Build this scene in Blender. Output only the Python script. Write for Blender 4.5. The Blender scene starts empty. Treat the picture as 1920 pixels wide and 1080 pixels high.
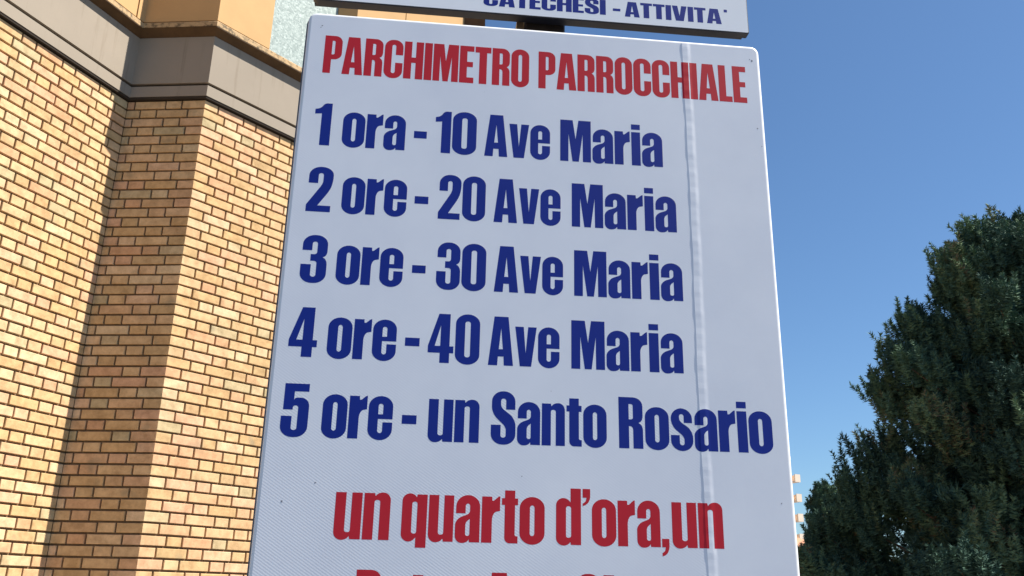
import bpy, bmesh, math, random
import numpy as np
from mathutils import Vector, Matrix
from mathutils.geometry import tessellate_polygon

# ------------------------------------------------------------------ camera, sky, sun, exposure
scene = bpy.context.scene
EYE = 1.6
cam_d = bpy.data.cameras.new('camera')
cam = bpy.data.objects.new('camera', cam_d)
scene.collection.objects.link(cam)
PITCH, ROLL, FPX = 0.3289139, 0.0206636, 1690.3
cp, sp, cr, sr = math.cos(PITCH), math.sin(PITCH), math.cos(ROLL), math.sin(ROLL)
c_f = Vector((0, cp, sp)); c_u0 = Vector((0, -sp, cp)); c_x0 = Vector((1, 0, 0))
c_x = cr * c_x0 + sr * c_u0
c_u = -sr * c_x0 + cr * c_u0
cam.matrix_world = Matrix(((c_x[0], c_u[0], -c_f[0], 0), (c_x[1], c_u[1], -c_f[1], 0), (c_x[2], c_u[2], -c_f[2], EYE), (0, 0, 0, 1)))
cam_d.sensor_width = 36
cam_d.lens = 36 * FPX / 1920
cam_d.clip_start = 0.05
cam_d.clip_end = 3000
scene.camera = cam

SUN_EL = math.radians(56)
SUN_AZ = math.radians(-0.8)          # measured from +X towards +Y
world = bpy.data.worlds.new('World')
scene.world = world
world.use_nodes = True
wn = world.node_tree
wn.nodes.clear()
sky = wn.nodes.new('ShaderNodeTexSky')
sky.sky_type = 'NISHITA'
sky.sun_disc = False
sky.sun_elevation = SUN_EL
sky.sun_rotation = math.radians(90) - SUN_AZ
sky.air_density = 1.0
sky.dust_density = 0.5
sky.ozone_density = 3.0
sky.altitude = 50
bg = wn.nodes.new('ShaderNodeBackground')
bg.inputs['Strength'].default_value = 0.056
wo = wn.nodes.new('ShaderNodeOutputWorld')
hue = wn.nodes.new('ShaderNodeMix'); hue.data_type = 'RGBA'; hue.blend_type = 'MULTIPLY'
hue.inputs[0].default_value = 1; hue.inputs[7].default_value = (.66, .83, .95, 1)
wn.links.new(sky.outputs[0], hue.inputs[6])
wn.links.new(hue.outputs[2], bg.inputs[0])
wn.links.new(bg.outputs[0], wo.inputs[0])

sun_d = bpy.data.lights.new('sun', 'SUN')
sun_d.energy = 5.0
sun_d.angle = math.radians(0.53)
sun_d.color = (1.0, 0.93, 0.82)
sun = bpy.data.objects.new('sun', sun_d)
scene.collection.objects.link(sun)
S_DIR = Vector((math.cos(SUN_EL) * math.cos(SUN_AZ), math.cos(SUN_EL) * math.sin(SUN_AZ), math.sin(SUN_EL)))
sun.rotation_euler = S_DIR.to_track_quat('Z', 'Y').to_euler()

scene.view_settings.view_transform = 'Standard'
scene.view_settings.look = 'None'
scene.view_settings.gamma = 1
scene.view_settings.use_curve_mapping = False
scene.view_settings.exposure = 1.35

# ------------------------------------------------------------------ helpers
C = scene.collection

def tag(o, label=None, cat=None, group=None, kind=None):
    if label: o['label'] = label
    if cat: o['category'] = cat
    if group: o['group'] = group
    if kind: o['kind'] = kind
    return o

def empty(name, loc, label, cat, rz=0, group=None):
    o = bpy.data.objects.new(name, None)
    C.objects.link(o)
    o.empty_display_size = 0.1
    o.location = loc
    o.rotation_euler = (0, 0, rz)
    return tag(o, label, cat, group)

def link(name, me, parent=None, kind=None, label=None):
    o = bpy.data.objects.new(name, me)
    C.objects.link(o)
    if parent: o.parent = parent
    if kind: o['kind'] = kind
    if label: o['label'] = label
    return o

def mesh_np(name, V, F, mat, smooth=False):
    """V list of xyz, F list of index tuples"""
    me = bpy.data.meshes.new(name)
    me.from_pydata([tuple(v) for v in V], [], [tuple(f) for f in F])
    me.materials.append(mat)
    if smooth:
        me.polygons.foreach_set('use_smooth', [True] * len(me.polygons))
    me.update()
    return me

def mesh_tris(name, V, mat, attr=None):
    """V: (n*3,3) numpy array of separate triangles"""
    n = len(V) // 3
    me = bpy.data.meshes.new(name)
    me.vertices.add(n * 3); me.loops.add(n * 3); me.polygons.add(n)
    me.vertices.foreach_set('co', V.astype(np.float32).ravel())
    me.loops.foreach_set('vertex_index', np.arange(n * 3, dtype=np.int32))
    me.polygons.foreach_set('loop_start', np.arange(0, n * 3, 3, dtype=np.int32))
    me.polygons.foreach_set('loop_total', np.full(n, 3, dtype=np.int32))
    if attr is not None:
        a = me.attributes.new('tone', 'FLOAT', 'FACE')
        a.data.foreach_set('value', attr.astype(np.float32))
    me.materials.append(mat)
    me.update(); me.validate()
    return me

class MB:
    def __init__(s): s.V = []; s.F = []
    def box(s, x0, x1, y0, y1, z0, z1):
        b = len(s.V)
        s.V += [(x0,y0,z0),(x1,y0,z0),(x1,y1,z0),(x0,y1,z0),(x0,y0,z1),(x1,y0,z1),(x1,y1,z1),(x0,y1,z1)]
        s.F += [tuple(b+i for i in f) for f in ((0,3,2,1),(4,5,6,7),(0,1,5,4),(1,2,6,5),(2,3,7,6),(3,0,4,7))]
        return s
    def tube(s, pts, rads, n=8):
        b0 = len(s.V)
        for i, p in enumerate(pts):
            p = Vector(p)
            d = (Vector(pts[min(i+1, len(pts)-1)]) - Vector(pts[max(i-1, 0)])).normalized()
            a = d.orthogonal().normalized(); c = d.cross(a)
            for k in range(n):
                t = 2*math.pi*k/n
                s.V.append(tuple(p + (a*math.cos(t) + c*math.sin(t))*rads[i]))
        for i in range(len(pts)-1):
            for k in range(n):
                q = b0+i*n+k; r = b0+i*n+(k+1) % n
                s.F.append((q, r, r+n, q+n))
        s.F.append(tuple(b0+k for k in range(n))[::-1])
        s.F.append(tuple(b0+(len(pts)-1)*n+k for k in range(n)))
        return s
    def build(s, name, mat, parent=None, smooth=False, kind=None, label=None):
        return link(name, mesh_np(name, s.V, s.F, mat, smooth), parent, kind, label)

# ------------------------------------------------------------------ materials
def new_mat(name):
    m = bpy.data.materials.new(name); m.use_nodes = True
    nt = m.node_tree
    return m, nt, nt.nodes['Principled BSDF']

def N(nt, t, **kw):
    n = nt.nodes.new(t)
    for k, v in kw.items():
        if k in n.inputs: n.inputs[k].default_value = v
        else: setattr(n, k, v)
    return n

def ramp(nt, src, stops):
    r = nt.nodes.new('ShaderNodeValToRGB')
    el = r.color_ramp.elements
    while len(el) < len(stops): el.new(0.5)
    for e, (p, c) in zip(el, stops):
        e.position = p; e.color = (*c, 1) if len(c) == 3 else c
    nt.links.new(src, r.inputs[0])
    return r

def mix(nt, fac, a, b, mode='MIX'):
    m = nt.nodes.new('ShaderNodeMix'); m.data_type = 'RGBA'; m.blend_type = mode
    for idx, v in ((0, fac), (6, a), (7, b)):
        if hasattr(v, 'is_linked') or hasattr(v, 'links'): nt.links.new(v, m.inputs[idx])
        else: m.inputs[idx].default_value = v if not isinstance(v, tuple) else (*v, 1)
    return m.outputs[2]

def noise(nt, scale, detail=4, rough=0.6, coord='pos', sc=None):
    if coord == 'pos':
        g = nt.nodes.new('ShaderNodeNewGeometry'); out = g.outputs['Position']
    else:
        g = nt.nodes.new('ShaderNodeTexCoord'); out = g.outputs['Object']
    if sc:
        mp = nt.nodes.new('ShaderNodeMapping'); mp.inputs['Scale'].default_value = sc
        nt.links.new(out, mp.inputs[0]); out = mp.outputs[0]
    n = N(nt, 'ShaderNodeTexNoise', Scale=scale, Detail=detail, Roughness=rough)
    nt.links.new(out, n.inputs['Vector'])
    return n

def bump(nt, b, h, strength, dist):
    bm = N(nt, 'ShaderNodeBump', Strength=strength, Distance=dist)
    nt.links.new(h, bm.inputs['Height'])
    nt.links.new(bm.outputs[0], b.inputs['Normal'])
    return bm

def plain(name, col, rough=0.6, var=0.12, nscale=8, spec=0.4, bstr=0.0, bscale=60, bdist=0.002, metal=0.0, coord='pos'):
    m, nt, b = new_mat(name)
    n = noise(nt, nscale, 5, 0.65, coord)
    lo = tuple(c*(1-var) for c in col); hi = tuple(min(1, c*(1+var)) for c in col)
    r = ramp(nt, n.outputs[0], [(0.3, lo), (0.7, hi)])
    nt.links.new(r.outputs[0], b.inputs['Base Color'])
    b.inputs['Roughness'].default_value = rough
    b.inputs['Specular IOR Level'].default_value = spec
    b.inputs['Metallic'].default_value = metal
    if bstr:
        n2 = noise(nt, bscale, 4, 0.6, coord)
        bump(nt, b, n2.outputs[0], bstr, bdist)
    return m

def brick_material():
    m, nt, b = new_mat('yellow_brick')
    oi = nt.nodes.new('ShaderNodeObjectInfo')
    ge = nt.nodes.new('ShaderNodeNewGeometry')
    ad = N(nt, 'ShaderNodeMath', operation='ADD'); fr = N(nt, 'ShaderNodeMath', operation='FRACT')
    nt.links.new(oi.outputs['Random'], ad.inputs[0]); nt.links.new(ge.outputs['Random Per Island'], ad.inputs[1])
    nt.links.new(ad.outputs[0], fr.inputs[0])
    r = ramp(nt, fr.outputs[0], [(0.0, (.50, .33, .165)), (0.12, (.46, .305, .155)), (0.30, (.54, .375, .21)), (0.45, (.49, .29, .165)),
                                 (0.56, (.53, .37, .215)), (0.68, (.43, .295, .15)), (0.80, (.53, .32, .20)), (0.90, (.57, .42, .26)), (1.0, (.38, .31, .18))])
    n1 = noise(nt, 14, 5, 0.7)
    r1 = ramp(nt, n1.outputs[0], [(0.30, (.74, .70, .64)), (0.62, (1.14, 1.13, 1.11))])
    c = mix(nt, 1.0, r.outputs[0], r1.outputs[0], 'MULTIPLY')
    # burnt streaks and specks in the clay, and a few grey smudges
    n2 = noise(nt, 60, 3, 0.6, sc=(1, 1, 3))
    r2 = ramp(nt, n2.outputs[0], [(0.60, (0, 0, 0)), (0.74, (1, 1, 1))])
    f2 = N(nt, 'ShaderNodeMath', operation='MULTIPLY'); nt.links.new(r2.outputs[0], f2.inputs[0]); f2.inputs[1].default_value = .35
    c = mix(nt, f2.outputs[0], c, (.20, .13, .06))
    n3 = noise(nt, 5.5, 2, 0.5)
    r3 = ramp(nt, n3.outputs[0], [(0.66, (0, 0, 0)), (0.76, (1, 1, 1))])
    f3 = N(nt, 'ShaderNodeMath', operation='MULTIPLY'); nt.links.new(r3.outputs[0], f3.inputs[0]); f3.inputs[1].default_value = .6
    c = mix(nt, f3.outputs[0], c, (.22, .185, .12))
    nt.links.new(c, b.inputs['Base Color'])
    b.inputs['Roughness'].default_value = 0.85
    b.inputs['Specular IOR Level'].default_value = 0.2
    n4 = noise(nt, 120, 4, 0.7)
    bump(nt, b, n4.outputs[0], 0.5, 0.0015)
    return m

M = {}
M['brick'] = brick_material()
M['mortar'] = plain('mortar', (.16, .11, .068), 0.95, 0.25, 40, 0.1, 0.6, 150, 0.002)
M['fascia'] = plain('grey_fascia', (.29, .25, .205), 0.8, 0.05, 3, 0.2, 0.15, 90, 0.001)
def fascia_material():
    m, nt, b = new_mat('grey_fascia')
    n = noise(nt, 2.2, 5, .6); r = ramp(nt, n.outputs[0], [(.3, (.240, .205, .165)), (.7, (.265, .226, .182))])
    n2 = noise(nt, 16, 4, .7, sc=(1, 1, .07)); r2 = ramp(nt, n2.outputs[0], [(.55, (1, 1, 1)), (.75, (.80, .77, .73))])
    nt.links.new(mix(nt, 1.0, r.outputs[0], r2.outputs[0], 'MULTIPLY'), b.inputs['Base Color'])
    b.inputs['Roughness'].default_value = .8; b.inputs['Specular IOR Level'].default_value = .2
    n3 = noise(nt, 90, 4, .6); bump(nt, b, n3.outputs[0], .15, .001)
    return m
M['fascia'] = fascia_material()
M['cream'] = plain('cream_render', (.46, .285, .13), 0.8, 0.07, 2.5, 0.2, 0.2, 70, 0.002)
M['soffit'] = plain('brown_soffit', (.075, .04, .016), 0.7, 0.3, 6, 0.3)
M['asphalt'] = plain('asphalt', (.12, .115, .11), 0.9, 0.3, 3, 0.3, 0.6, 120, 0.004)
M['paving'] = plain('concrete_paving', (.33, .30, .26), 0.9, 0.15, 3, 0.3, 0.4, 80, 0.003)
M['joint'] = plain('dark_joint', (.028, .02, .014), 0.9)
M['roof'] = plain('roofing', (.12, .11, .10), 0.9)

def ledge_material():
    m, nt, b = new_mat('weathered_ledge')
    n = noise(nt, 28, 6, 0.7)
    r = ramp(nt, n.outputs[0], [(0.40, (.12, .085, .045)), (0.50, (.36, .24, .12)), (0.7, (.44, .30, .16))])
    nt.links.new(r.outputs[0], b.inputs['Base Color'])
    b.inputs['Roughness'].default_value = 0.85
    bump(nt, b, n.outputs[0], 0.4, 0.004)
    return m
M['ledge'] = ledge_material()

def stucco_material():
    m, nt, b = new_mat('pebbledash')
    g = nt.nodes.new('ShaderNodeNewGeometry')
    v = N(nt, 'ShaderNodeTexVoronoi', Scale=75)
    nt.links.new(g.outputs['Position'], v.inputs['Vector'])
    r = ramp(nt, v.outputs['Color'], [(0.0, (.13, .18, .18)), (0.5, (.22, .28, .275)), (1.0, (.36, .43, .42))])
    nt.links.new(r.outputs[0], b.inputs['Base Color'])
    b.inputs['Roughness'].default_value = 0.7
    bump(nt, b, v.outputs['Distance'], 0.3, 0.002).invert = True
    return m
M['stucco'] = stucco_material()

def sign_material():
    m, nt, b = new_mat('white_sign_vinyl')
    tc = nt.nodes.new('ShaderNodeTexCoord')
    n = N(nt, 'ShaderNodeTexNoise', Scale=5, Detail=6, Roughness=0.6)
    nt.links.new(tc.outputs['Object'], n.inputs['Vector'])
    r = ramp(nt, n.outputs[0], [(0.3, (.675, .71, .795)), (0.7, (.755, .785, .855))])
    # few tiny dirt specks
    n2 = N(nt, 'ShaderNodeTexNoise', Scale=95, Detail=1, Roughness=0.4)
    nt.links.new(tc.outputs['Object'], n2.inputs['Vector'])
    r2 = ramp(nt, n2.outputs[0], [(0.81, (0, 0, 0)), (0.86, (.6, .6, .6))])
    c = mix(nt, r2.outputs[0], r.outputs[0], (.40, .41, .45))
    nt.links.new(c, b.inputs['Base Color'])
    b.inputs['Roughness'].default_value = 0.42
    b.inputs['Specular IOR Level'].default_value = 0.35
    # slanting weave embossed in the vinyl, only left of the seam
    mp = nt.nodes.new('ShaderNodeMapping'); mp.inputs['Rotation'].default_value = (0, math.radians(-33), 0)
    nt.links.new(tc.outputs['Object'], mp.inputs[0])
    w = N(nt, 'ShaderNodeTexWave', Scale=80, Distortion=0.8, Detail=1)
    w.bands_direction = 'Z'
    w.inputs['Detail Scale'].default_value = 3
    nt.links.new(mp.outputs[0], w.inputs['Vector'])
    sx = nt.nodes.new('ShaderNodeSeparateXYZ'); nt.links.new(tc.outputs['Object'], sx.inputs[0])
    lt = N(nt, 'ShaderNodeMath', operation='LESS_THAN'); nt.links.new(sx.outputs[0], lt.inputs[0]); lt.inputs[1].default_value = 0.318
    mu = N(nt, 'ShaderNodeMath', operation='MULTIPLY'); nt.links.new(w.outputs['Fac'], mu.inputs[0]); nt.links.new(lt.outputs[0], mu.inputs[1])
    n3 = N(nt, 'ShaderNodeTexNoise', Scale=260, Detail=2, Roughness=0.5)
    nt.links.new(tc.outputs['Object'], n3.inputs['Vector'])
    a = N(nt, 'ShaderNodeMath', operation='ADD'); nt.links.new(mu.outputs[0], a.inputs[0]); nt.links.new(n3.outputs[0], a.inputs[1])
    bump(nt, b, a.outputs[0], 0.12, 0.0003)
    return m
M['sign'] = sign_material()
M['sign_rim'] = plain('grey_sign_edge', (.09, .10, .125), 0.38, 0.08, 20, 0.6, coord='obj')
M['upper_face'] = plain('brightened_white_face', (.84, .86, .90), 0.3, 0.02, 6, 0.5, coord='obj')  # raised albedo stands in for a face catching more sun
M['sign_white'] = plain('white_sign_edge', (.72, .74, .78), 0.4, 0.04, 20, 0.5, coord='obj')
M['sign_box'] = plain('shade_dark_edge', (.012, .014, .024), 0.45, 0.15, 20, 0.5, coord='obj')  # near-black: the underside's shade is put into the edge colour
M['red'] = plain('red_print', (.50, .016, .030), 0.5, 0.06, 9, 0.2, 0.1, 260, 0.0003, coord='obj')
M['blue'] = plain('blue_print', (.005, .022, .23), 0.5, 0.08, 9, 0.18, 0.1, 260, 0.0003, coord='obj')
M['post'] = plain('dark_brown_post', (.055, .045, .04), 0.5, 0.25, 12, 0.4)
M['clamp'] = plain('tan_clamp', (.30, .22, .14), 0.5, 0.2, 12, 0.4)
M['speck'] = plain('grime', (.22, .23, .27), 0.7)

# ------------------------------------------------------------------ setting
g = MB(); g.V = [(-600,-600,0),(900,-600,0),(900,900,0),(-600,900,0)]; g.F = [(0,1,2,3)]
go = g.build('ground', M['asphalt']); go['kind'] = 'structure'

def V2(ang): return Vector((math.cos(ang), math.sin(ang), 0))
aA, aB, aC, aE = 1.18882, math.radians(-4.7), 0.889270, math.radians(45)
dA, dB, dC, dE = V2(aA), V2(aB), V2(aC), V2(aE)
BC = Vector((-2.156972, 5.523800, 0))
_u = Vector((math.sin(math.radians(-25.97)), math.cos(math.radians(-25.97)), 0)); _n = Vector((-dB.y, dB.x, 0))
AB = _u * (BC.dot(_n) / _u.dot(_n))
CD = BC + dC*1.045
DE = CD + dB*0.166
_u = Vector((math.sin(math.radians(-4.155)), math.cos(math.radians(-4.155)), 0)); _n = Vector((-dE.y, dE.x, 0))
EF = _u * (DE.dot(_n) / _u.dot(_n)); LE = (EF-DE).length
FG = EF + dB*0.132
P = [AB - dA*3.4 - dB*3.0, AB - dA*3.4, AB, BC, CD, DE, EF, FG, FG + V2(math.radians(100))*5.5]

# pavement slab along the church, a real step above the asphalt
def strip_outline(pts, off):
    out = []
    for i, p in enumerate(pts):
        if i == 0: d = (pts[1]-p).normalized(); nrm = Vector((d.y, -d.x, 0)); out.append(p + nrm*off)
        elif i == len(pts)-1: d = (p-pts[i-1]).normalized(); nrm = Vector((d.y, -d.x, 0)); out.append(p + nrm*off)
        else:
            d0 = (p-pts[i-1]).normalized(); d1 = (pts[i+1]-p).normalized()
            n0 = Vector((d0.y, -d0.x, 0)); n1 = Vector((d1.y, -d1.x, 0))
            h = (n0+n1); h = h / (1 + n0.dot(n1))
            out.append(p + h*off)
    return out

def sweep(pts, prof):
    """sweep a closed (offset, z) profile along the wall line with mitred corners; outward = to the right of travel"""
    m = MB(); rings = [strip_outline(pts, o) for o, z in prof]; n = len(prof)
    for i in range(len(pts)):
        for k in range(n):
            q = rings[k][i]; m.V.append((q.x, q.y, prof[k][1]))
    for i in range(len(pts)-1):
        for k in range(n):
            a = i*n+k; b = i*n+(k+1) % n
            m.F.append((a, a+n, b+n, b))
    m.F.append(tuple(range(n))); m.F.append(tuple((len(pts)-1)*n+k for k in range(n))[::-1])
    return m

pv = sweep(P, [(-0.05, 0.004), (1.3, 0.004), (1.3, 0.12), (-0.05, 0.12)])
po = pv.build('pavement', M['paving']); po['kind'] = 'structure'

# ------------------------------------------------------------------ church building
church = empty('church_building', AB - dA*1.0 + Vector((-1.5, 1, 0)), 'yellow brick church with sawtooth walls and a grey fascia band, left of the notice boards', 'building')
inv = Matrix.Translation(-church.location)
def kid(mb, name, mat, parent=None, kind=None, label=None, smooth=False):
    """mb holds world coordinates; parent chain ends at church (translated, unrotated)"""
    if parent is None:
        L = church.location
        mb.V = [(v[0]-L.x, v[1]-L.y, v[2]-L.z) for v in mb.V]
        return mb.build(name, mat, church, smooth, kind, label)
    L = church.location
    mb.V = [(v[0]-L.x, v[1]-L.y, v[2]-L.z) for v in mb.V]
    return mb.build(name, mat, parent, smooth, kind, label)

ZB = 4.816; PITCH_B = 0.0679; BH = 0.0550; JT = 0.0110
# mortar backing, one wall part for each facet
names = []
walls = []
for i in range(len(P)-1):
    m = MB()
    out = strip_outline(P, -0.015); inn = strip_outline(P, -0.24)
    a, b_, c_, d_ = out[i], out[i+1], inn[i+1], inn[i]
    z0, z1 = 0.125, 4.90
    m.V = [(a.x,a.y,z0),(b_.x,b_.y,z0),(c_.x,c_.y,z0),(d_.x,d_.y,z0),(a.x,a.y,z1),(b_.x,b_.y,z1),(c_.x,c_.y,z1),(d_.x,d_.y,z1)]
    m.F = [(0,3,2,1),(4,5,6,7),(0,1,5,4),(1,2,6,5),(2,3,7,6),(3,0,4,7)]
    walls.append(kid(m, 'wall', M['mortar']))

# bricks: list of (facet, origin, direction, normal, u0, u1, z0, mitre0, mitre1)
def pattern(L, X, st, hd, first):
    """joint positions from the start end. X rows start with a three-quarter brick, others with a header"""
    js = [0.0]; u = first if X else hd
    js.append(u); nxt = 'h' if X else 's'
    while u < L:
        u += hd if nxt == 'h' else st
        nxt = 's' if nxt == 'h' else 'h'
        js.append(min(u, L))
    if js[-1]-js[-2] < 0.03 and len(js) > 2: js.pop(-2)
    return js
rnd = random.Random(7)
bricks = []
nrows = int((ZB-0.13)/PITCH_B)
facets = [ # index, start point of pattern, dir of pattern, length, (st,hd,first), parity
    (0, P[1], -dB, 3.0, (.212,.109,.165), 1, 0, 0),
    (1, P[2], -dA, 3.4, (.205,.103,.150), 0, 0, 1),
    (2, P[3], -dB, (BC-AB).length, (.224,.117,.166), 0, 1, 0),
    (3, P[3], dC, 1.045, (.211,.107,.165), 1, 1, 0),
    (4, P[5], -dB, 0.166, (.212,.109,.166), 0, 1, 0),
    (5, P[5], dE, LE, (.211,.107,.165), 1, 1, 0),
    (6, P[7], -dB, 0.132, (.212,.109,.132), 0, 1, 0),
    (7, P[7], V2(math.radians(100)), 5.5, (.211,.107,.165), 1, 1, 0),
]
turn = {2: abs(aC-aB), 3: abs(aC-aB), 4: abs(aE-aB), 5: abs(aE-aB), 6: abs(aE-aB), 7: abs(aE-aB)}
for fi, P0, d, L, (st, hd, first), par, mit, _ in facets:
    # true wall direction (left to right) for normal
    wd = (P[fi+1]-P[fi]).normalized(); nrm = Vector((wd.y, -wd.x, 0))
    for j in range(nrows):
        z = ZB - BH - PITCH_B*j
        js = pattern(L, (j % 2) == par, st, hd, first)
        for k in range(len(js)-1):
            u0 = js[k] + (0 if k == 0 else JT/2); u1 = js[k+1] - (JT/2 if js[k+1] < L-1e-4 else 0.0)
            if u1-u0 < 0.012: continue
            bricks.append((fi, P0, d, nrm, u0, u1, z, (k == 0 and mit), turn.get(fi, 0)))

def to_px(w):
    v = Vector(w) - Vector((0, 0, EYE)); k = v.dot(c_f)
    if k < 0.05: return None
    return (960 + FPX*v.dot(c_x)/k, 540 - FPX*v.dot(c_u)/k)

def brick_verts(length, mitre, tn, rr, sgn):
    """local: x along pattern dir from 0, y outward, z up from 0"""
    bv = 0.0025
    jit = lambda s: rr.uniform(-s, s)
    h = BH + jit(.0008)
    yo = jit(.0011)
    D = 0.05
    xl = 0 if mitre else bv
    ext = -D*math.tan(tn/2) if mitre else 0
    A = [(xl, yo, bv+jit(.0006)), (length-bv+jit(.0005), yo+jit(.0006), bv+jit(.0006)), (length-bv+jit(.0005), yo+jit(.0006), h-bv+jit(.0006)), (xl, yo, h-bv+jit(.0006))]
    if mitre: A = [(x if i in (1, 2) else 0, y if i in (1, 2) else 0.0, z) for i, (x, y, z) in enumerate(A)]
    B = [(0, yo-bv if not mitre else -.0005, 0), (length, yo-bv, 0), (length, yo-bv, h), (0, yo-bv if not mitre else -.0005, h)]
    Cc = [(-ext*0 + (D*math.tan(tn/2) if mitre else 0), -D, 0), (length, -D, 0), (length, -D, h), ((D*math.tan(tn/2) if mitre else 0), -D, h)]
    return A + B + Cc
BF = [(0,1,2,3),(0,4,5,1),(1,5,6,2),(2,6,7,3),(3,7,4,0),(4,8,9,5),(5,9,10,6),(6,10,11,7),(7,11,8,4)]

def basis(d, nrm): return Matrix(((d.x, nrm.x, 0), (d.y, nrm.y, 0), (0, 0, 1)))
scored = []
for idx, b in enumerate(bricks):
    fi, P0, d, nrm, u0, u1, z, mt, tn = b
    area = 0
    if fi in (1, 2, 3):
        q = [to_px(P0 + d*u + Vector((0, 0, zz))) for u, zz in ((u0, z), (u1, z), (u1, z+BH), (u0, z+BH))]
        if all(q):
            cx = sum(p[0] for p in q)/4; cy = sum(p[1] for p in q)/4
            edge = 585 - (cy-27)*0.1115
            if -5 < cx < edge and 0 < cy < 1085:
                area = abs(sum(q[i][0]*q[(i+1) % 4][1]-q[(i+1) % 4][0]*q[i][1] for i in range(4)))/2
    scored.append((area, idx))
chosen = set(i for a, i in sorted(scored, reverse=True)[:298] if a > 0)
meshes = {}
rb = random.Random(3)
Linv = church.location
stuffV = {i: ([], []) for i in range(len(P)-1)}
stuffNear = {1: ([], []), 2: ([], []), 3: ([], [])}
for idx, b in enumerate(bricks):
    fi, P0, d, nrm, u0, u1, z, mt, tn = b
    flip = d.dot((P[fi+1]-P[fi])) < 0       # mirrored pattern direction
    B3 = basis(d, nrm)
    org = P0 + d*u0 + Vector((0, 0, z))
    if idx in chosen:
        key = (fi, round(u1-u0, 4), bool(mt), rb.randrange(4))
        if key not in meshes:
            vs = brick_verts(u1-u0, mt, tn, rb, 1)
            W = [B3 @ Vector(v) for v in vs]
            fs = BF if flip else [f[::-1] for f in BF]
            meshes[key] = mesh_np('brick', W, fs, M['brick'])
        o = bpy.data.objects.new('brick', meshes[key])
        o.location = org - Linv
        o.parent = walls[fi]
        C.objects.link(o)
    else:
        vs = brick_verts(u1-u0, mt, tn, rb, 1)
        SV, SF = stuffV[fi]
        base = len(SV)
        for v in vs:
            w = B3 @ Vector(v) + org - Linv
            SV.append((w.x, w.y, w.z))
        fs = BF if flip else [f[::-1] for f in BF]
        SF += [tuple(base+i for i in f) for f in fs]
for fi, (SV, SF) in stuffV.items():
    if SV:
        link('brick', mesh_np('brick', SV, SF, M['brick']), walls[fi], 'stuff')

# grey fascia: lower band, dark groove, tall band
ins = -0.05
kid(sweep(P, [(ins, 4.841), (.025, 4.841), (.025, 4.922), (ins, 4.922)]), 'fascia_band', M['fascia'])
kid(sweep(P, [(ins-.002, 4.923), (.003, 4.923), (.003, 4.944), (ins-.002, 4.944)]), 'groove', M['joint'])
kid(sweep(P, [(ins-.001, 4.826), (.019, 4.826), (.022, 4.840), (ins-.001, 4.840)]), 'shade_strip', M['joint'])  # added near-black sheet, paints the shade on the fascia underside
kid(sweep(P, [(ins, 4.945), (.025, 4.945), (.025, 5.318), (ins, 5.318)]), 'fascia', M['fascia'])
# brown sloping soffit and weathered ledge
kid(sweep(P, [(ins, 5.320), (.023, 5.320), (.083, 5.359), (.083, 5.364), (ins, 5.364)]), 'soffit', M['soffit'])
kid(sweep(P, [(ins, 5.366), (.085, 5.366), (.085, 5.402), (.070, 5.416), (ins, 5.416)]), 'ledge', M['ledge'])
# upper storey: core and render panels
TOP = 8.6
kid(sweep(P, [(-.24, 5.4), (.03, 5.4), (.03, TOP), (-.24, TOP)]), 'upper_wall', M['soffit'])
Rw = strip_outline(P, 0.075)
def panel(fi, u0, u1, z0, z1, mat, name='panel', off=0.075, m0=False, m1=False, label=None):
    """u measured from P[fi] in metres; a slab 45 mm thick standing on the core"""
    wd = (P[fi+1]-P[fi]).normalized(); nrm = Vector((wd.y, -wd.x, 0)); L = (P[fi+1]-P[fi]).length
    mb = MB()
    ou = strip_outline(P, off); iu = strip_outline(P, 0.028)
    def pt(u, lst, o, mit, i): return lst[i] if mit else P[fi] + wd*u + nrm*o
    a = pt(u0, ou, off, m0, fi); b2 = pt(u1, ou, off, m1, fi+1); c2 = pt(u1, iu, .028, m1, fi+1); d2 = pt(u0, iu, .028, m0, fi)
    bv = .004
    mb.V = [(q.x, q.y, zz) for zz in (z0, z1) for q in (a, b2, c2, d2)]
    mb.F = [(0,3,2,1),(4,5,6,7),(0,1,5,4),(1,2,6,5),(2,3,7,6),(3,0,4,7)]
    return kid(mb, name, mat, label=label)
LA = 3.4
z0, z1 = 5.418, TOP
panel(1, LA-.120, LA, z0, z1, M['cream'], m1=True)
panel(1, LA-.620, LA-.132, z0, z1, M['cream'])
panel(1, LA-1.62, LA-.632, z0, z1, M['cream'])
panel(1, 0, LA-1.632, z0, z1, M['cream'], m0=True)
panel(0, 0, 2.9, z0, z1, M['cream'], m1=True)
LBc = (BC-AB).length
panel(2, 0.0, LBc, z0, z1, M['cream'], m0=False, m1=True)
panel(3, 0, .405, z0, z1, M['cream'], m0=True)
panel(3, .406, 1.045, z0, z1, M['stucco'], name='stucco_panel', off=.068, m1=True, label='pale blue grey pebbledash panel')
panel(4, 0, .166, z0, z1, M['cream'], m0=True, m1=True)
panel(5, 0, .45, z0, z1, M['cream'], m0=True)
panel(5, .458, LE, z0, z1, M['cream'], m1=True)
panel(6, 0, .132, z0, z1, M['soffit'], m0=True, m1=True)  # cream return given dark brown, so its deep shade is in the colour
panel(7, 0, 5.4, z0, z1, M['cream'], m0=True)
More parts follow.
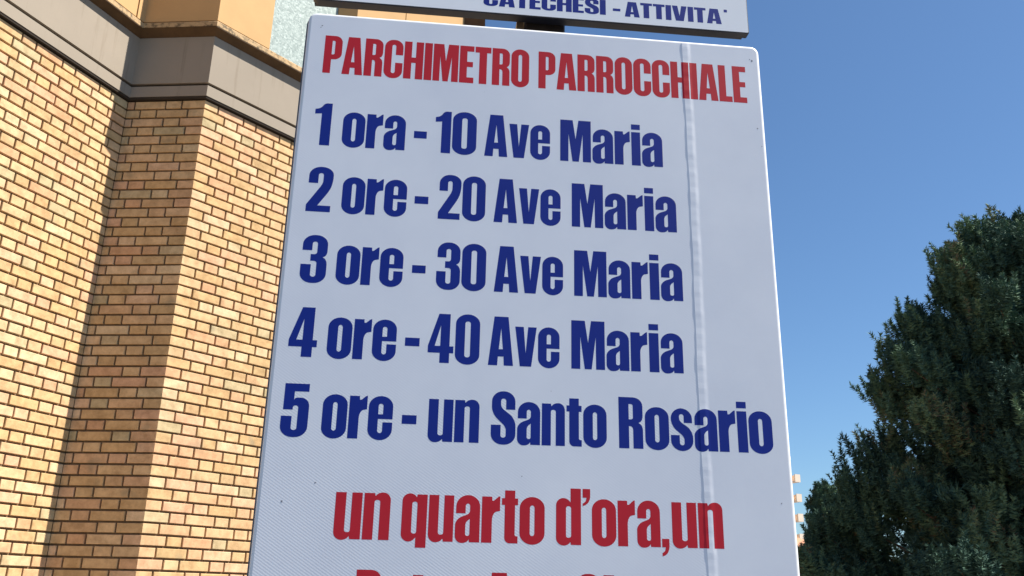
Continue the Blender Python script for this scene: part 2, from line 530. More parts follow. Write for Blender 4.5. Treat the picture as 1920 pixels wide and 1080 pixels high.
# rear walls and roof so the block is closed
inn = strip_outline(P, -0.02)
back = [P[-1] + Vector((-2, 1, 0)), P[0] + Vector((-1.5, 9, 0))]
mb = MB(); loop = [inn[i] for i in range(len(P))] + back
mb.V = [(q.x, q.y, TOP+.002) for q in loop] + [(q.x, q.y, TOP+.2) for q in loop]
n = len(loop)
mb.F = [tuple(range(n))[::-1], tuple(range(n, 2*n))] + [(i, (i+1) % n, n+(i+1) % n, n+i) for i in range(n)]
kid(mb, 'roof', M['roof'])
mb = MB()
for a, b2 in ((P[-1], back[0]), (back[0], back[1]), (back[1], P[0])):
    d = (b2-a).normalized(); nn = Vector((d.y, -d.x, 0))*.2; b0 = len(mb.V)
    for zz in (.01, TOP-.002):
        for q in (a, b2, b2-nn, a-nn): mb.V.append((q.x, q.y, zz))
    mb.F += [tuple(b0+i for i in f) for f in ((0,3,2,1),(4,5,6,7),(0,1,5,4),(1,2,6,5),(2,3,7,6),(3,0,4,7))]
kid(mb, 'rear_wall', M['cream'])
# dark downpipe in the corner seen between the two boards
cpos = CD + Vector((-.01, -.045, 0))
pp = MB().tube([(cpos.x, cpos.y, 5.42), (cpos.x, cpos.y, TOP)], [.028, .028], 12)
kid(pp, 'downpipe', M['post'], smooth=True)

# ------------------------------------------------------------------ lettering
S = .19
K = .5523
def arc_corner(p0, p1, p2, d1, d2, n=7):
    e1 = (p0-p1).normalized(); e2 = (p2-p1).normalized()
    a = p1 + e1*d1; b = p1 + e2*d2
    h1 = a + (p1-a)*K; h2 = b + (p1-b)*K
    out = []
    for i in range(n+1):
        t = i/n
        out.append(a*(1-t)**3 + h1*3*t*(1-t)**2 + h2*3*t*t*(1-t) + b*t**3)
    return out
def path(vs):
    pts = [Vector((v[0], v[1])) for v in vs]; out = []; n = len(vs)
    for i, v in enumerate(vs):
        if len(v) == 2: out.append(pts[i])
        else:
            d1 = v[2]; d2 = v[3] if len(v) > 3 else v[2]
            out += arc_corner(pts[i-1], pts[i], pts[(i+1) % n], d1, d2)
    return out
X = .81; o_ = .015
def oval(w, h, t=.135, s=S, ry=.2):
    return [[(w, -o_, w*.5, ry), (w, h+o_, ry, w*.5), (0, h+o_, w*.5, ry), (0, -o_, ry, w*.5)],
            [(s, t, .045), (s, h-t, .05, .045), (w-s, h-t, .045, .05), (w-s, t, .05, .045)]]
def mv(loops, dx=0, dy=0, sx=1, sy=1):
    return [[(x*sx+dx, y*sy+dy, *r) for x, y, *r in l] for l in loops]
G = {}
G['I'] = (.20, [[(0,0),(.20,0),(.20,1),(0,1)]])
G['l'] = G['I']
G['H'] = (.50, [[(0,0),(.195,0),(.195,.43),(.305,.43),(.305,0),(.5,0),(.5,1),(.305,1),(.305,.575),(.195,.575),(.195,1),(0,1)]])
G['M'] = (.66, [[(0,0),(.175,0),(.178,.66),(.262,0),(.398,0),(.482,.66),(.485,0),(.66,0),(.66,1),(.392,1),(.33,.54),(.268,1),(0,1)]])
G['A'] = (.53, [[(0,0),(.195,0),(.206,.18),(.324,.18),(.335,0),(.53,0),(.415,1),(.115,1)], [(.222,.33),(.308,.33),(.265,.76)]])
G['V'] = (.53, [[(.125,0),(.405,0),(.53,1),(.335,1),(.265,.33),(.195,1),(0,1)]])
G['v'] = (.46, [[(.11,0),(.35,0),(.46,X),(.278,X),(.23,.27),(.182,X),(0,X)]])
G['o'] = (.465, oval(.465, X))
G['O'] = (.475, oval(.475, 1))
G['0'] = (.49, oval(.49, 1))
G['e'] = (.46, [[(.46,.385),(.46,X+o_,.2,.23),(0,X+o_,.23,.2),(0,-o_,.2,.23),(.46,-o_,.23,.2),(.46,.325),(.275,.325),(.275,.12,.045),(.185,.12,.045),(.185,.385)],
                [(.185,.475),(.275,.475),(.275,.675,.04),(.185,.675,.04)]])
G['r'] = (.335, [[(0,0),(.19,0),(.19,.53,.14,.08),(.335,.56),(.335,X+.01),(.31,X+.01,.02),(.215,.735,.02),(.19,.74),(.185,X),(0,X)]])
G['a'] = (.45, [[(.262,0),(.45,0),(.45,X+o_,.2,.22),(.01,X+o_,.22,.2),(.01,.5),(.185,.5),(.185,.675,.045),(.265,.675,.045),(.265,.5,.05,.06),(0,.40,.13,.1),(0,-o_,.13,.12),(.215,-o_,.08,.05),(.255,.05)],
                [(.188,.11,.035),(.265,.11,.035),(.265,.405),(.188,.345,.05)]])
G['i'] = (.195, [[(0,0),(.195,0),(.195,X),(0,X)], ['new'], [(0,.87),(.195,.87),(.195,1),(0,1)]])
U = [(.277,0),(.455,0),(.455,X),(.277,X),(.277,.12,.04),(.18,.12,.04),(.18,X),(0,X),(0,-o_,.14,.13),(.205,-o_,.07,.05),(.266,.05)]
G['u'] = (.455, [U])
G['n'] = (.455, [[(.455-x, X-y, *r) for x, y, *r in U]])
G['t'] = (.30, [[(.30,0),(.30,.125),(.245,.125,.03),(.245,.67),(.30,.67),(.30,.79),(.245,.79),(.245,.93),(.055,.93),(.055,.79),(0,.79),(0,.67),(.055,.67),(.055,0,.1,.09)]])
Sv = [(0,.36),(0,-o_,.2,.22),(.48,-o_,.22,.2),(.48,.48,.14,.13),(.19,.70,.07,.06),(.19,.87,.045),(.29,.87,.045),(.29,.66),(.47,.66),(.47,1+o_,.2,.22),(.01,1+o_,.22,.2),(.01,.58,.13,.13),(.29,.32,.07,.06),(.29,.12,.045),(.19,.12,.045),(.19,.36)]
G['S'] = (.48, [Sv])
G['s'] = (.43, [[(x*.9, y*X if y > 0 else y, *r) for x, y, *r in Sv]])
G['R'] = (.475, [[(0,0),(.195,0),(.195,.43),(.25,.43,.03),(.275,.38,.03),(.275,0),(.465,0),(.465,.44,.09,.05),(.385,.50),(.465,.55,.05,.09),(.465,1,.17,.19),(0,1)], [(.195,.565),(.275,.565,.035),(.275,.865,.035),(.195,.865)]])
G['P'] = (.455, [[(0,0),(.195,0),(.195,.37),(.455,.37,.19,.16),(.455,1,.17,.19),(0,1)], [(.195,.50),(.27,.50,.035),(.27,.865,.035),(.195,.865)]])
G['C'] = (.48, [[(.48,.40),(.29,.40),(.29,.12,.045),(.19,.12,.045),(.19,.88,.045),(.29,.88,.045),(.29,.61),(.48,.61),(.48,1+o_,.2,.22),(0,1+o_,.22,.2),(0,-o_,.2,.22),(.48,-o_,.22,.2)]])
G['G'] = (.49, [[(.49,.52),(.25,.52),(.25,.41),(.30,.41),(.30,.12,.045),(.19,.12,.045),(.19,.88,.045),(.29,.88,.045),(.29,.66),(.48,.66),(.48,1+o_,.2,.22),(0,1+o_,.22,.2),(0,-o_,.2,.22),(.33,-o_,.1,.08),(.37,.07),(.38,0),(.49,0)]])
G['E'] = (.375, [[(0,0),(.375,0),(.375,.15),(.195,.15),(.195,.43),(.35,.43),(.35,.57),(.195,.57),(.195,.85),(.375,.85),(.375,1),(0,1)]])
G['T'] = (.42, [[(.11,0),(.31,0),(.31,.84),(.42,.84),(.42,1),(0,1),(0,.84),(.11,.84)]])
G['L'] = (.36, [[(0,0),(.36,0),(.36,.15),(.195,.15),(.195,1),(0,1)]])
dv = [(.27,0),(.455,0),(.455,1),(.265,1),(.265,X-.06),(.2,X+o_,.06,.07),(0,X+o_,.14,.13),(0,-o_,.13,.14),(.205,-o_,.07,.05),(.26,.05)]
dh = [(.182,.125,.04),(.275,.125,.04),(.275,X-.13,.04),(.182,X-.13,.04)]
G['d'] = (.455, [dv, dh])
qv = [(x, (X-y) if y < .99 else -.115, *r) for x, y, *r in dv]
G['q'] = (.455, [qv, dh])
G['1'] = (.32, [[(.13,0),(.32,0),(.32,1),(.18,1,.05),(.10,.875,.05),(0,.85),(0,.735),(.13,.75)]])
G['2'] = (.475, [[(0,0),(.46,0),(.46,.14),(.215,.14),(.42,.48,.1,.1),(.475,.66,.12),(.475,1+o_,.18,.22),(.01,1+o_,.22,.2),(.01,.64),(.19,.64),(.19,.87,.045),(.285,.87,.045),(.285,.64,.06,.08),(0,.15)]])
G['3'] = (.48, [[(0,.38),(0,-o_,.2,.22),(.48,-o_,.22,.2),(.48,.50,.12,.07),(.395,.535),(.475,.59,.05,.08),(.475,1+o_,.2,.22),(.01,1+o_,.22,.2),(.01,.68),(.19,.68),(.19,.87,.045),(.285,.87,.045),(.285,.60,.05),(.17,.60),(.17,.455),(.29,.455,.05),(.29,.12,.045),(.19,.12,.045),(.19,.38)]])
G['4'] = (.51, [[(.24,0),(.43,0),(.43,.20),(.51,.20),(.51,.34),(.43,.34),(.43,1),(.20,1),(0,.34),(0,.20),(.24,.20)], [(.135,.34),(.245,.34),(.245,.76)]])
G['5'] = (.48, [[(0,.38),(0,-o_,.2,.22),(.48,-o_,.22,.2),(.48,.74,.17,.16),(.225,.73,.03,.02),(.205,.69),(.205,.85),(.46,.85),(.46,1),(.025,1),(.025,.50),(.195,.50),(.195,.58,.04),(.29,.58,.045),(.29,.12,.045),(.19,.12,.045),(.19,.38)]])
G['-'] = (.27, [[(0,.31),(.27,.31),(.27,.48),(0,.48)]])
G[','] = (.15, [[(0,.15),(0,0),(.07,0),(.055,-.07,.03),(0,-.10),(0,-.16),(.09,-.13,.05),(.15,-.03,.06),(.15,.15)]])
G["'"] = (.14, [[(0,1),(0,.84),(.07,.84),(.055,.77,.03),(0,.735),(0,.69),(.08,.72,.05),(.14,.81,.06),(.14,1)]])
G['`'] = (.11, [[(0,.82),(.11,.82),(.11,1),(0,1)]])
GAP = .032

SEAM_X = [.3140] + list(np.linspace(.3148, .3195, 10)) + list(np.linspace(.3205, .3385, 10))
def seam(x, z):
    """relief of the overlapping vinyl seam on the lower board, metres"""
    t = (x - .3160 - .0010*math.sin(z*9) - .0004*math.sin(z*47))/.0190
    if t <= 0 or t >= 1: return 0.0
    w = 1 + .18*math.sin(z*61)+.16*math.sin(z*143+1)+.10*math.sin(z*331+2)
    up = min(1, t/.09); up = up*up*(3-2*up)
    dn = 1 if t < .55 else 1 - ((t-.55)/.45)
    dn = dn*dn*(3-2*dn)
    return .00044*w*up*dn

def word_mesh(word, x0, x1, zb, cap, lift, drape):
    adv = sum(G[c][0] for c in word) + GAP*(len(word)-1)
    sx = (x1-x0)/adv; u = 0
    bm = bmesh.new()
    for ch in word:
        w, loops = G[ch]
        groups = [[]]
        for l in loops:
            if l == ['new']: groups.append([])
            else: groups[-1].append(path(l))
        for gr in groups:
            ls = [[Vector((x0+(p.x+u)*sx, zb+p.y*cap, 0)) for p in l] for l in gr]
            tris = tessellate_polygon(ls)
            flat = [p for l in ls for p in l]
            vv = [bm.verts.new((p.x, 0, p.y)) for p in flat]
            for t in tris:
                try:
                    f = bm.faces.new([vv[i] for i in t])
                except ValueError: pass
        u += w + GAP
    bmesh.ops.recalc_face_normals(bm, faces=bm.faces)
    if drape and x1 > .31 and x0 < .345:
        for xx in SEAM_X:
            geom = bm.verts[:] + bm.edges[:] + bm.faces[:]
            bmesh.ops.bisect_plane(bm, geom=geom, plane_co=(xx, 0, 0), plane_no=(1, 0, 0), dist=1e-6)
        for zz in np.arange(math.floor((zb-.02)/.005)*.005, zb+cap*1.05, .005):
            geom = [v for v in bm.verts if .313 < v.co.x < .34]
            es = [e for e in bm.edges if all(.313 < v.co.x < .34 for v in e.verts)]
            fs = [f for f in bm.faces if all(.313 < v.co.x < .34 for v in f.verts)]
            bmesh.ops.bisect_plane(bm, geom=geom+es+fs, plane_co=(0, 0, zz), plane_no=(0, 0, 1), dist=1e-6)
    for v in bm.verts:
        h = seam(v.co.x, v.co.z) if drape else 0
        v.co.y = -(lift + h)
    for f in bm.faces:
        f.normal_update()
        if f.normal.y > 0: f.normal_flip()
    return bm

def text_line(parent, words, zb, cap, mat, label, drape=True, lift=.00006):
    big = bmesh.new()
    for word, x0, x1 in words:
        b = word_mesh(word, x0, x1, zb, cap, lift, drape)
        tmp = bpy.data.meshes.new('tmp'); b.to_mesh(tmp); b.free()
        big.from_mesh(tmp); bpy.data.meshes.remove(tmp)
    me = bpy.data.meshes.new('lettering'); big.to_mesh(me); big.free()
    me.materials.append(mat)
    return link('lettering', me, parent, label=label)

# ------------------------------------------------------------------ the two boards and their post
S_ANG = 0.0957674
dS = V2(S_ANG)
def rounded_rect(x0, x1, z0, z1, r, n=8):
    """r: radii for bl, br, tr, tl; counter-clockwise seen from the front (+x right, +z up)"""
    out = []
    for (cx, cz, a0), rr in zip((((x0, z0, 180)), (x1, z0, 270), (x1, z1, 0), (x0, z1, 90)), r):
        sx = 1 if cx == x0 else -1; sz = 1 if cz == z0 else -1
        for k in range(n+1):
            a = math.radians(a0 + 90*k/n)
            out.append((cx + sx*rr + rr*math.cos(a), cz + sz*rr + rr*math.sin(a)))
    return out

def board(root, x0, x1, z0, z1, radii, depth, lip, face_mat, rim_mat, name_face='sign_face', drape=False):
    """face sheet with relief + rolled rim. local y negative = front"""
    cx, cz = (x0+x1)/2, (z0+z1)/2
    outer = rounded_rect(x0, x1, z0, z1, radii)
    inner = rounded_rect(x0+lip, x1-lip, z0+lip, z1-lip, [max(r-lip, .002) for r in radii])
    bm = bmesh.new()
    vs = [bm.verts.new((x, 0, z)) for x, z in inner]
    bm.faces.new(vs)
    if drape:
        for xx in SEAM_X:
            bmesh.ops.bisect_plane(bm, geom=bm.verts[:]+bm.edges[:]+bm.faces[:], plane_co=(xx, 0, 0), plane_no=(1, 0, 0), dist=1e-6)
        for zz in np.arange(math.ceil((z0+.01)/.005)*.005, z1-.007, .005):
            fs = [f for f in bm.faces if all(.312 < v.co.x < .34 for v in f.verts)]
            es = list({e for f in fs for e in f.edges}); vv = list({v for f in fs for v in f.verts})
            bmesh.ops.bisect_plane(bm, geom=vv+es+fs, plane_co=(0, 0, zz), plane_no=(0, 0, 1), dist=1e-6)
        for v in bm.verts: v.co.y = -seam(v.co.x, v.co.z)
    bmesh.ops.triangulate(bm, faces=[f for f in bm.faces if len(f.verts) > 4])
    for f in bm.faces:
        f.normal_update()
        if f.normal.y > 0: f.normal_flip()
    me = bpy.data.meshes.new(name_face); bm.to_mesh(me); bm.free(); me.materials.append(face_mat)
    link(name_face, me, root)
    m = MB(); n = len(outer); steps = 5
    rings = []
    for k in range(steps+1):
        a = math.radians(90*k/steps)
        f = math.sin(a); y = lip*(1-math.cos(a))
        rings.append(([(i[0]+(o[0]-i[0])*f, i[1]+(o[1]-i[1])*f) for i, o in zip(inner, outer)], y))
    rings.append((outer, depth))
    rings.append((inner, depth))
    for pts, y in rings:
        for x, z in pts: m.V.append((x, y, z))
    for k in range(len(rings)-1):
        for i in range(n):
            j = (i+1) % n
            m.F.append((k*n+i, (k+1)*n+i, (k+1)*n+j, k*n+j))
    m.F.append(tuple((len(rings)-1)*n+i for i in range(n))[::-1])
    return m.build('rim', rim_mat, root)

SO = Vector((0, 1.45, 0))
low = empty('notice_board', SO, 'large white board with five blue lines and red heading PARCHIMETRO PARROCCHIALE, lower of the two', 'sign', S_ANG)
board(low, -.3868, .4690, 1.40, 2.6135, [.016]*4, .012, .0062, M['sign'], M['sign_white'], drape=True)
bpl = MB(); _o = rounded_rect(-.3905, .4640, 1.402, 2.6115, [.018]*4); _n = len(_o)
bpl.V = [(x, .0125, z) for x, z in _o] + [(x, .030, z) for x, z in _o]
bpl.F = [tuple(range(_n)), tuple(range(_n, 2*_n))[::-1]] + [(i, (i+1) % _n, _n+(i+1) % _n, _n+i) for i in range(_n)]
bpl.build('backing_panel', M['sign_rim'], low)
hb, hc = 2.4868, .0785
text_line(low, [('PARCHIMETRO', -.3523, .0235), ('PARROCCHIALE', .0410, .4384)], hb, hc, M['red'], 'red heading reading PARCHIMETRO PARROCCHIALE')
bc = .0835
text_line(low, [('1', -.3573, -.3278), ('ora', -.3070, -.1962), ('-', -.1811, -.1583), ('10', -.1438, -.0696), ('Ave', -.0548, .0636), ('Maria', .0822, .2709)], 2.3412, bc, M['blue'], 'blue line reading 1 ora - 10 Ave Maria')
text_line(low, [('2', -.3572, -.3145), ('ore', -.2977, -.1868), ('-', -.1730, -.1493), ('20', -.1318, -.0498), ('Ave', -.0349, .0831), ('Maria', .1030, .2917)], 2.2145, bc, M['blue'], 'blue line reading 2 ore - 20 Ave Maria')
text_line(low, [('3', -.3560, -.3130), ('ore', -.2970, -.1858), ('-', -.1705, -.1476), ('30', -.1295, -.0453), ('Ave', -.0310, .0877), ('Maria', .1069, .2977)], 2.0868, bc, M['blue'], 'blue line reading 3 ore - 30 Ave Maria')
text_line(low, [('4', -.3625, -.3170), ('ore', -.3008, -.1892), ('-', -.1750, -.1511), ('40', -.1372, -.0519), ('Ave', -.0374, .0819), ('Maria', .1018, .2930)], 1.9590, bc+.0005, M['blue'], 'blue line reading 4 ore - 40 Ave Maria')
text_line(low, [('5', -.3625, -.3200), ('ore', -.2986, -.1874), ('-', -.1726, -.1493), ('un', -.1305, -.0487), ('Santo', -.0296, .1600), ('Rosario', .1802, .4396)], 1.8302, bc+.001, M['blue'], 'blue line reading 5 ore - un Santo Rosario')
text_line(low, [('un', -.2666, -.1820), ('quarto', -.1640, .0590), ("d'", .0770, .1318), ('ora', .1342, .2440), (',', .2462, .2580), ('un', .2632, .3467)], 1.6768, bc+.003, M['red'], "red line reading un quarto d'ora,un")
text_line(low, [('Pater', -.2266, -.0505), (',', -.0475, -.035), ('Ave', -.0305, .0850), (',', .0880, .1000), ('Gloria', .1080, .2990)], 1.5475, bc+.002, M['red'], 'red line of the text at the foot of the board')
# small blisters and scuffs in the vinyl
rs = random.Random(5)
for (u, z, r) in ((-.3605, 2.5850, .0016), (-.3625, 2.5815, .0011), (.4530, 2.5800, .0022), (.4490, 2.5830, .0014), (.4540, 2.4340, .0016), (.4600, 2.3975, .0010), (-.3480, 1.7300, .0018), (.022, 1.7800, .0010), (.4460, 1.7500, .0011), (-.30, 1.76, .0014)):
    m = MB(); k = 7
    m.V = [(u, -.00022, z)] + [(u+r*math.cos(2*math.pi*i/k)*rs.uniform(.6, 1.3), -.00008, z+r*math.sin(2*math.pi*i/k)*rs.uniform(.5, 1.2)) for i in range(k)]
    m.F = [(0, 1+i, 1+(i+1) % k) for i in range(k)]
    m.build('blister', M['speck'], low)

topb = empty('upper_board', SO + V2(S_ANG)*0, 'white board edge above with blue words CATECHESI and ATTIVITA, upper of the two', 'sign', S_ANG)
def top_board():
    x0, x1, zz0, zz1 = -.3845, .4525, 2.6412, 3.15
    board(topb, x0, x1, zz0, zz1, [.012, .003, .012, .012], .016, .002, M['upper_face'], M['sign_box'])
    m = MB().box(x0+.003, x1-.008, .0165, .0240, zz0+.002, zz1-.004)
    m.build('backing_frame', M['sign_box'], topb)
    text_line(topb, [('-', -.098, -.082), ('CATECHESI', -.0655, .1700), ('-', .1838, .1985), ("ATTIVITA", .2070, .3985), ('`', .4040, .4105)], 2.6578, .0340, M['blue'], "blue line reading CATECHESI - ATTIVITA'", drape=False, lift=.00006)
top_board()

post = empty('sign_post', SO + Vector((0.05, .09, 0)), 'dark square steel post standing behind the two white boards', 'post', S_ANG)
m = MB(); rr = rounded_rect(-.040, .040, -.040, .040, [.006]*4, 3)
n = len(rr)
m.V = [(x, y, 0.0) for x, y in rr] + [(x, y, 3.22) for x, y in rr]
m.F = [tuple(range(n))[::-1], tuple(range(n, 2*n))] + [(i, (i+1) % n, n+(i+1) % n, n+i) for i in range(n)]
m.build('tube', M['post'], post)
for zz in (1.60, 2.45, 2.70, 3.05):
    MB().box(-.16, .16, -.0555, -.0415, zz-.02, zz+.02).build('bracket', M['clamp'], post)
MB().box(-.055, -.0415, -.035, .03, 2.60, 2.665).build('clamp', M['clamp'], post)
MB().box(-.11, .11, -.11, .11, 0.001, .012).build('base_plate', M['post'], post)

# ------------------------------------------------------------------ trees
def needle_material():
    m, nt, b = new_mat('pine_needles')
    a = nt.nodes.new('ShaderNodeAttribute'); a.attribute_name = 'tone'
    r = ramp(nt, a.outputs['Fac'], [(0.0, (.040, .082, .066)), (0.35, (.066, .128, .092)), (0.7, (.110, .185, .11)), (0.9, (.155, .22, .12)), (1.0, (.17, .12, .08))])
    nt.links.new(r.outputs[0], b.inputs['Base Color'])
    b.inputs['Roughness'].default_value = 0.8
    b.inputs['Specular IOR Level'].default_value = 0.12
    return m
M['needles'] = needle_material()
M['bark'] = plain('pine_bark', (.11, .075, .055), 0.95, 0.4, 14, 0.1, 0.9, 30, 0.03)

def tuft_tris(rng, tips, dirs, lens, rads, tone, n=30, wid=.012):
    """bottle-brush shoots: needles start on the shoot axis and spread forward"""
    T = len(tips)
    d = dirs/np.linalg.norm(dirs, axis=1, keepdims=True)
    a = np.cross(d, np.array([.31, .72, .21])); a /= np.linalg.norm(a, axis=1, keepdims=True)
    c = np.cross(d, a)
    t = rng.random((T, n, 1))
    th = rng.random((T, n, 1))*2*np.pi
    base = tips[:, None, :] - d[:, None, :]*(lens[:, None, None]*(1-t))
    rad = a[:, None, :]*np.cos(th) + c[:, None, :]*np.sin(th)
    spread = 1.0 - .35*t*t
    nd = rad*spread + d[:, None, :]*(.15+.55*t*t*t)
    nd /= np.linalg.norm(nd, axis=2, keepdims=True)
    ln = rads[:, None, None]*(.8+.5*rng.random((T, n, 1)))
    side = np.cross(nd, rng.normal(size=(T, n, 3))); side /= np.linalg.norm(side, axis=2, keepdims=True)
    w = wid*(.7+.6*rng.random((T, n, 1)))
    p0 = base - side*w*.5; p1 = base + side*w*.5; p2 = base + nd*ln
    V = np.stack([p0, p1, p2], axis=2).reshape(-1, 3)
    tn = np.repeat(tone, n) + rng.normal(0, .06, T*n)
    return V, np.clip(tn, 0, 1)

def pine(name, base, prof, seed, label, cat, group, nl=130, extra=(), trunk_r=.26, zlow=1.6, needle=.072, lean=.45, dens=1.0, wid=.022, shoot=1.0):
    """prof: list of (z, radius). extra: limb end points (dx, dy, z) in local metres"""
    rng = np.random.default_rng(seed)
    root = empty(name, base, label, cat, 0, group)
    zs = np.array([p[0] for p in prof]); rsd = np.array([p[1] for p in prof])
    ztop = zs.max()
    R_ = lambda z: np.interp(z, zs, rsd)
    mb = MB()
    tp = []; tr_ = []
    for k in range(12):
        z = ztop*.97*k/11
        tp.append((.06*math.sin(k*1.3), .06*math.cos(k*.9), z)); tr_.append(trunk_r*(1-k/11)**.8 + .02)
    mb.tube(tp, tr_, 9)
    tips = []; dirs = []; lens = []; rads = []; tones = []
    ends = []
    for k in range(nl):
        z = zlow + (ztop-.15-zlow)*((k+.5)/nl)**1.0
        a = k*2.39996 + rng.normal(0, .25)
        r = R_(z)*(rng.uniform(.98, 1.06) if rng.random() < .5 else rng.uniform(.5, .85))
        ends.append((r*math.cos(a), r*math.sin(a), z + rng.normal(0, .08)))
    nreg = len(ends); ends += list(extra)
    for ei, e in enumerate(ends):
        ex = ei >= nreg or math.hypot(e[0], e[1]) > R_(e[2])*.98
        e = np.array(e); r = math.hypot(e[0], e[1])
        zb = max(.8, e[2] - lean*r - .15)
        s0 = np.array([0, 0, min(zb, ztop*.95)])
        mid = s0*.5 + e*.5 + np.array([0, 0, -.13*r])
        pts = [tuple((1-t)**2*s0 + 2*t*(1-t)*mid + t*t*e) for t in np.linspace(0, 1, 6)]
        rr0 = .018 + .012*r
        mb.tube(pts, [rr0*(1-.85*t) for t in np.linspace(0, 1, 6)], 5)
        nb = int((5 + 6.5*r)*dens)
        tone_l = rng.uniform(.0, .9)
        for b in range(nb):
            t = 1 - (rng.random()**1.35)*.8 if b else 1.0
            if ex and b < 9: t = 1 - .05*b
            q = (1-t)**2*s0 + 2*t*(1-t)*mid + t*t*e
            sp_ = (.10 + .30*(1-t) + .08*r*(1-t))*(1 if b else .2)
            if ex and b < 9: sp_ = .045 + .014*b
            off = rng.normal(0, 1, 3)*np.array([sp_, sp_, sp_*.25])
            c0 = q + off
            rc = math.hypot(c0[0], c0[1]); lim = R_(c0[2])*1.0 + .05
            if rc > lim and not (ex and b < 9): c0[:2] *= lim/rc
            out = np.array([c0[0], c0[1], 0])/(rc+.01)
            nt_ = rng.integers(3, 6) if not (ex and b < 9) else 4
            tone_c = np.clip(tone_l + rng.normal(0, .14), 0, .92)
            for j in range(nt_):
                dd = out*rng.uniform(-.1, .45) + np.array([0, 0, 1.0]) + rng.normal(0, .17, 3)
                dd /= np.linalg.norm(dd)
                ll = rng.uniform(.24, .46)*shoot
                tt = c0 + rng.normal(0, .12, 3)*np.array([1, 1, .5])*shoot + dd*ll
                tips.append(tt); dirs.append(dd); lens.append(ll*(1.15 if ex and b < 5 else 1)); rads.append(needle*rng.uniform(.8, 1.15)*(1.12 if ex and b < 5 else 1))
                tones.append(min(1, tone_c + (.4 if rng.random() < .006 else 0)))
    # shaded inner foliage that closes the crown
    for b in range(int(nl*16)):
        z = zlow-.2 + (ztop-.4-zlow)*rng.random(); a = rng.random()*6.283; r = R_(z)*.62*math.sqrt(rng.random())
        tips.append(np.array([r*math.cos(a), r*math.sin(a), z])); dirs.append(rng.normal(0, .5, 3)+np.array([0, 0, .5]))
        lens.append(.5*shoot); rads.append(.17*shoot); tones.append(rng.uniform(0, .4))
    mb.build('trunk', M['bark'], root, smooth=True)
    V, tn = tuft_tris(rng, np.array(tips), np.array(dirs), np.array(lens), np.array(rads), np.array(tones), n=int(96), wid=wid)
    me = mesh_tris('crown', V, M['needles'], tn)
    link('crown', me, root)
    return root, len(tips)

TB = Vector((9.1856, 15.4798, 0))
left = Vector((-math.cos(math.radians(30.68)), math.sin(math.radians(30.68)), 0))   # across the line of sight, to the left
toc = Vector((-.5103, -.8600, 0))                                                       # towards the camera
def lt(r, z, fwd=0.0):
    v = left*r + toc*fwd
    return (v.x, v.y, z)
prof = [(1.3, 3.75), (2.0, 3.95), (2.6, 3.85), (2.9, 3.4), (3.2, 3.2), (3.5, 3.25), (3.75, 2.75), (4.0, 2.85), (4.2, 2.55), (4.5, 2.2), (5.0, 2.35), (5.35, 2.45), (5.5, 2.0), (5.8, 2.05),
        (6.1, 2.2), (6.25, 1.6), (6.5, 1.9), (6.62, 1.5), (6.7, .75), (6.95, 1.2), (7.3, 1.0), (7.6, 1.1), (7.75, .8), (8.05, .55), (8.15, .15)]
extra = [lt(.66, 8.20), lt(.60, 8.0, .1), lt(1.05, 7.75), lt(1.15, 7.62, .1), lt(.95, 7.8, -.2), lt(1.27, 7.12), lt(1.15, 7.0, .2), lt(.95, 7.15, .3),
         lt(2.05, 6.62, .1), lt(1.9, 6.5, -.2), lt(1.75, 6.55, .3), lt(2.3, 6.15), lt(2.15, 5.9, .3), lt(1.7, 6.25, .5), lt(2.55, 5.38), lt(2.35, 5.45, .4), lt(2.5, 5.05, .2),
         lt(2.85, 4.3), lt(2.95, 4.15, .3), lt(2.7, 4.5, -.3), lt(3.05, 3.9, .2), lt(3.33, 3.5), lt(3.15, 3.55, .3), lt(3.4, 3.2, .5), lt(3.85, 2.85, .2), lt(3.95, 2.5), lt(4.05, 2.1, .3),
         lt(-.12, 8.05, .1), lt(-.05, 8.0, .2), lt(-.5, 8.1), lt(.2, 7.7, .5), lt(-.3, 7.6, .7)]
_, nt1 = pine('pine_tree', TB, prof, 11, 'tall dark bushy pine tree filling the right edge beside the white board', 'tree', None, nl=100, extra=extra, dens=1.45)
# slim young conifer poking up left of the pine
a2 = math.radians(18.98)
profc = [(.6, .8), (1.0, .75), (2.0, .68), (3.0, .52), (3.7, .32), (4.2, .15), (4.62, .03)]
_, nt2 = pine('young_conifer', (26.5*math.sin(a2), 26.5*math.cos(a2), 0), profc, 23, 'small pointed conifer behind the left foot of the big pine', 'tree', None, nl=90, extra=[(0, 0, 4.35), (.02, 0, 4.2), (-.1, .02, 4.0), (.09, .03, 3.95), (-.3, -.1, 3.5), (-.42, -.1, 3.1), (-.5, -.2, 2.8), (-.55, .1, 2.5)], lean=-.12, trunk_r=.09, zlow=.7, needle=.075, dens=1.0, shoot=.55)
print('tufts', nt1, nt2)

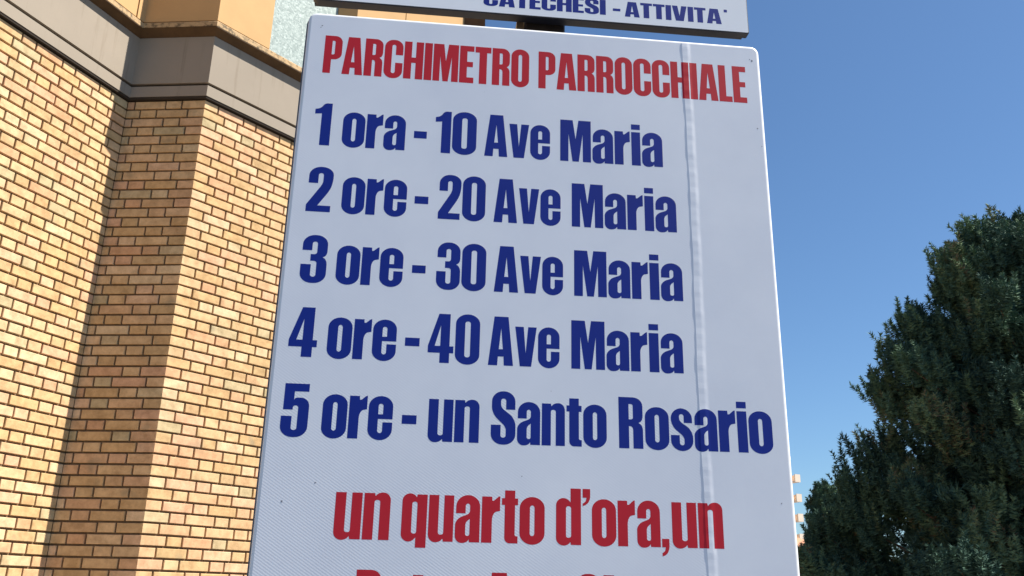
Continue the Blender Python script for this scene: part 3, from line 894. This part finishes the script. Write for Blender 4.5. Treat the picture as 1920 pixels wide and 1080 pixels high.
# ------------------------------------------------------------------ far buildings
M['flat_wall'] = plain('apartment_render', (.62, .47, .35), 0.85, 0.06, .6)
M['flat_parapet'] = plain('balcony_parapet', (.74, .62, .50), 0.8, 0.06, .8)
M['pane'] = plain('window_glass', (.05, .06, .075), 0.15, 0.2, .5, 0.6)
M['shutter'] = plain('shutter', (.25, .15, .09), 0.7)
M['tile'] = plain('roof_tiles', (.40, .20, .12), 0.85, 0.2, 4)
M['house_wall'] = plain('house_render', (.60, .43, .33), 0.85, 0.08, 1)
def apartment():
    D = 149.0; az = math.radians(17.22)
    # right-hand corner nearest the camera; local x runs right, local y runs away
    cpt = Vector((D*math.sin(az), D*math.cos(az), 0))
    root = empty('apartment_building', cpt, 'far cream apartment block with stacked balconies peeking past the board edge', 'building', math.radians(24))
    W, Dp, H = 24.0, 12.0, 22.6
    MB().box(-W, 0, 0, Dp, 0, H).build('wall', M['flat_wall'], root)
    MB().box(-W-.5, -.2, -.5, Dp+.5, H+.002, H+.5).build('roof', M['flat_parapet'], root)
    for f in range(7):
        z = 1.45 + 2.98*f
        if f > 0:
            # corner balcony on the right flank
            bmb = MB().box(.003, 1.05, -.9, 4.6, z-.18, z); fb = bmb.build('balcony', M['flat_parapet'], root)
            MB().box(.90, 1.05, -.75, 4.6, z+.003, z+1.0).build('parapet', M['flat_parapet'], fb)
            MB().box(.003, 1.05, -.9, -.752, z+.003, z+1.0).build('parapet', M['flat_parapet'], fb)
            for bx in (-6.5, -14.5, -21.5):
                fb2 = MB().box(bx-1.8, bx+1.8, -1.3, -.003, z-.18, z).build('balcony', M['flat_parapet'], root)
                MB().box(bx-1.8, bx+1.8, -1.3, -1.18, z+.003, z+1.0).build('parapet', M['flat_parapet'], fb2)
        for wx in (-2.6, -6.5, -10.5, -14.5, -18.5, -21.5):
            fr = MB().box(wx-.75, wx+.75, -.05, .03, z+.15 if wx in (-6.5, -14.5, -21.5) else z+1.0, z+2.35).build('window', M['shutter'], root)
            MB().box(wx-.62, wx+.62, -.07, -.052, z+.27 if wx in (-6.5, -14.5, -21.5) else z+1.1, z+2.25).build('pane', M['pane'], fr)
        fr = MB().box(-.03, .05, 1.2, 2.6, z+.1, z+2.35).build('window', M['shutter'], root)
        MB().box(.052, .07, 1.3, 2.5, z+.2, z+2.25).build('pane', M['pane'], fr)
apartment()

def house():
    D = 62.0; az = math.radians(18.3)
    root = empty('house', (D*math.sin(az), D*math.cos(az), 0), 'low pinkish house with sloping tiled roof glimpsed under the pine foliage', 'building', math.radians(-12))
    MB().box(-6, 0.9, 0, 8, 0, 4.4).build('wall', M['house_wall'], root)
    m = MB()
    m.V = [(-6.5,-.5,4.402),(1.4,-.5,4.402),(1.4,8.5,4.402),(-6.5,8.5,4.402),(-4.6,4,5.5),(-.6,4,5.5),
           (-6.5,-.5,4.58),(1.4,-.5,4.58),(1.4,8.5,4.58),(-6.5,8.5,4.58),(-4.6,4,5.68),(-.6,4,5.68)]
    m.F = [(3,2,1,0),(6,7,11,10),(7,8,11),(8,9,10,11),(9,6,10),(0,1,7,6),(1,2,8,7),(2,3,9,8),(3,0,6,9)]
    rf = m.build('roof', M['tile'], root)
    MB().box(-1.6, -1.0, 2.4, 3.0, 4.9, 6.1).build('chimney', M['flat_parapet'], rf)
    for wx in (-4.6, -2.6, -.6):
        fr = MB().box(wx-.55, wx+.55, -.05, .03, 1.9, 3.5).build('window', M['flat_parapet'], root)
        MB().box(wx-.45, wx+.45, -.07, -.052, 2.0, 3.4).build('pane', M['pane'], fr)
    MB().box(-1.0, .3, -.08, .02, 0.01, 1.7).build('door', M['shutter'], root)
house()
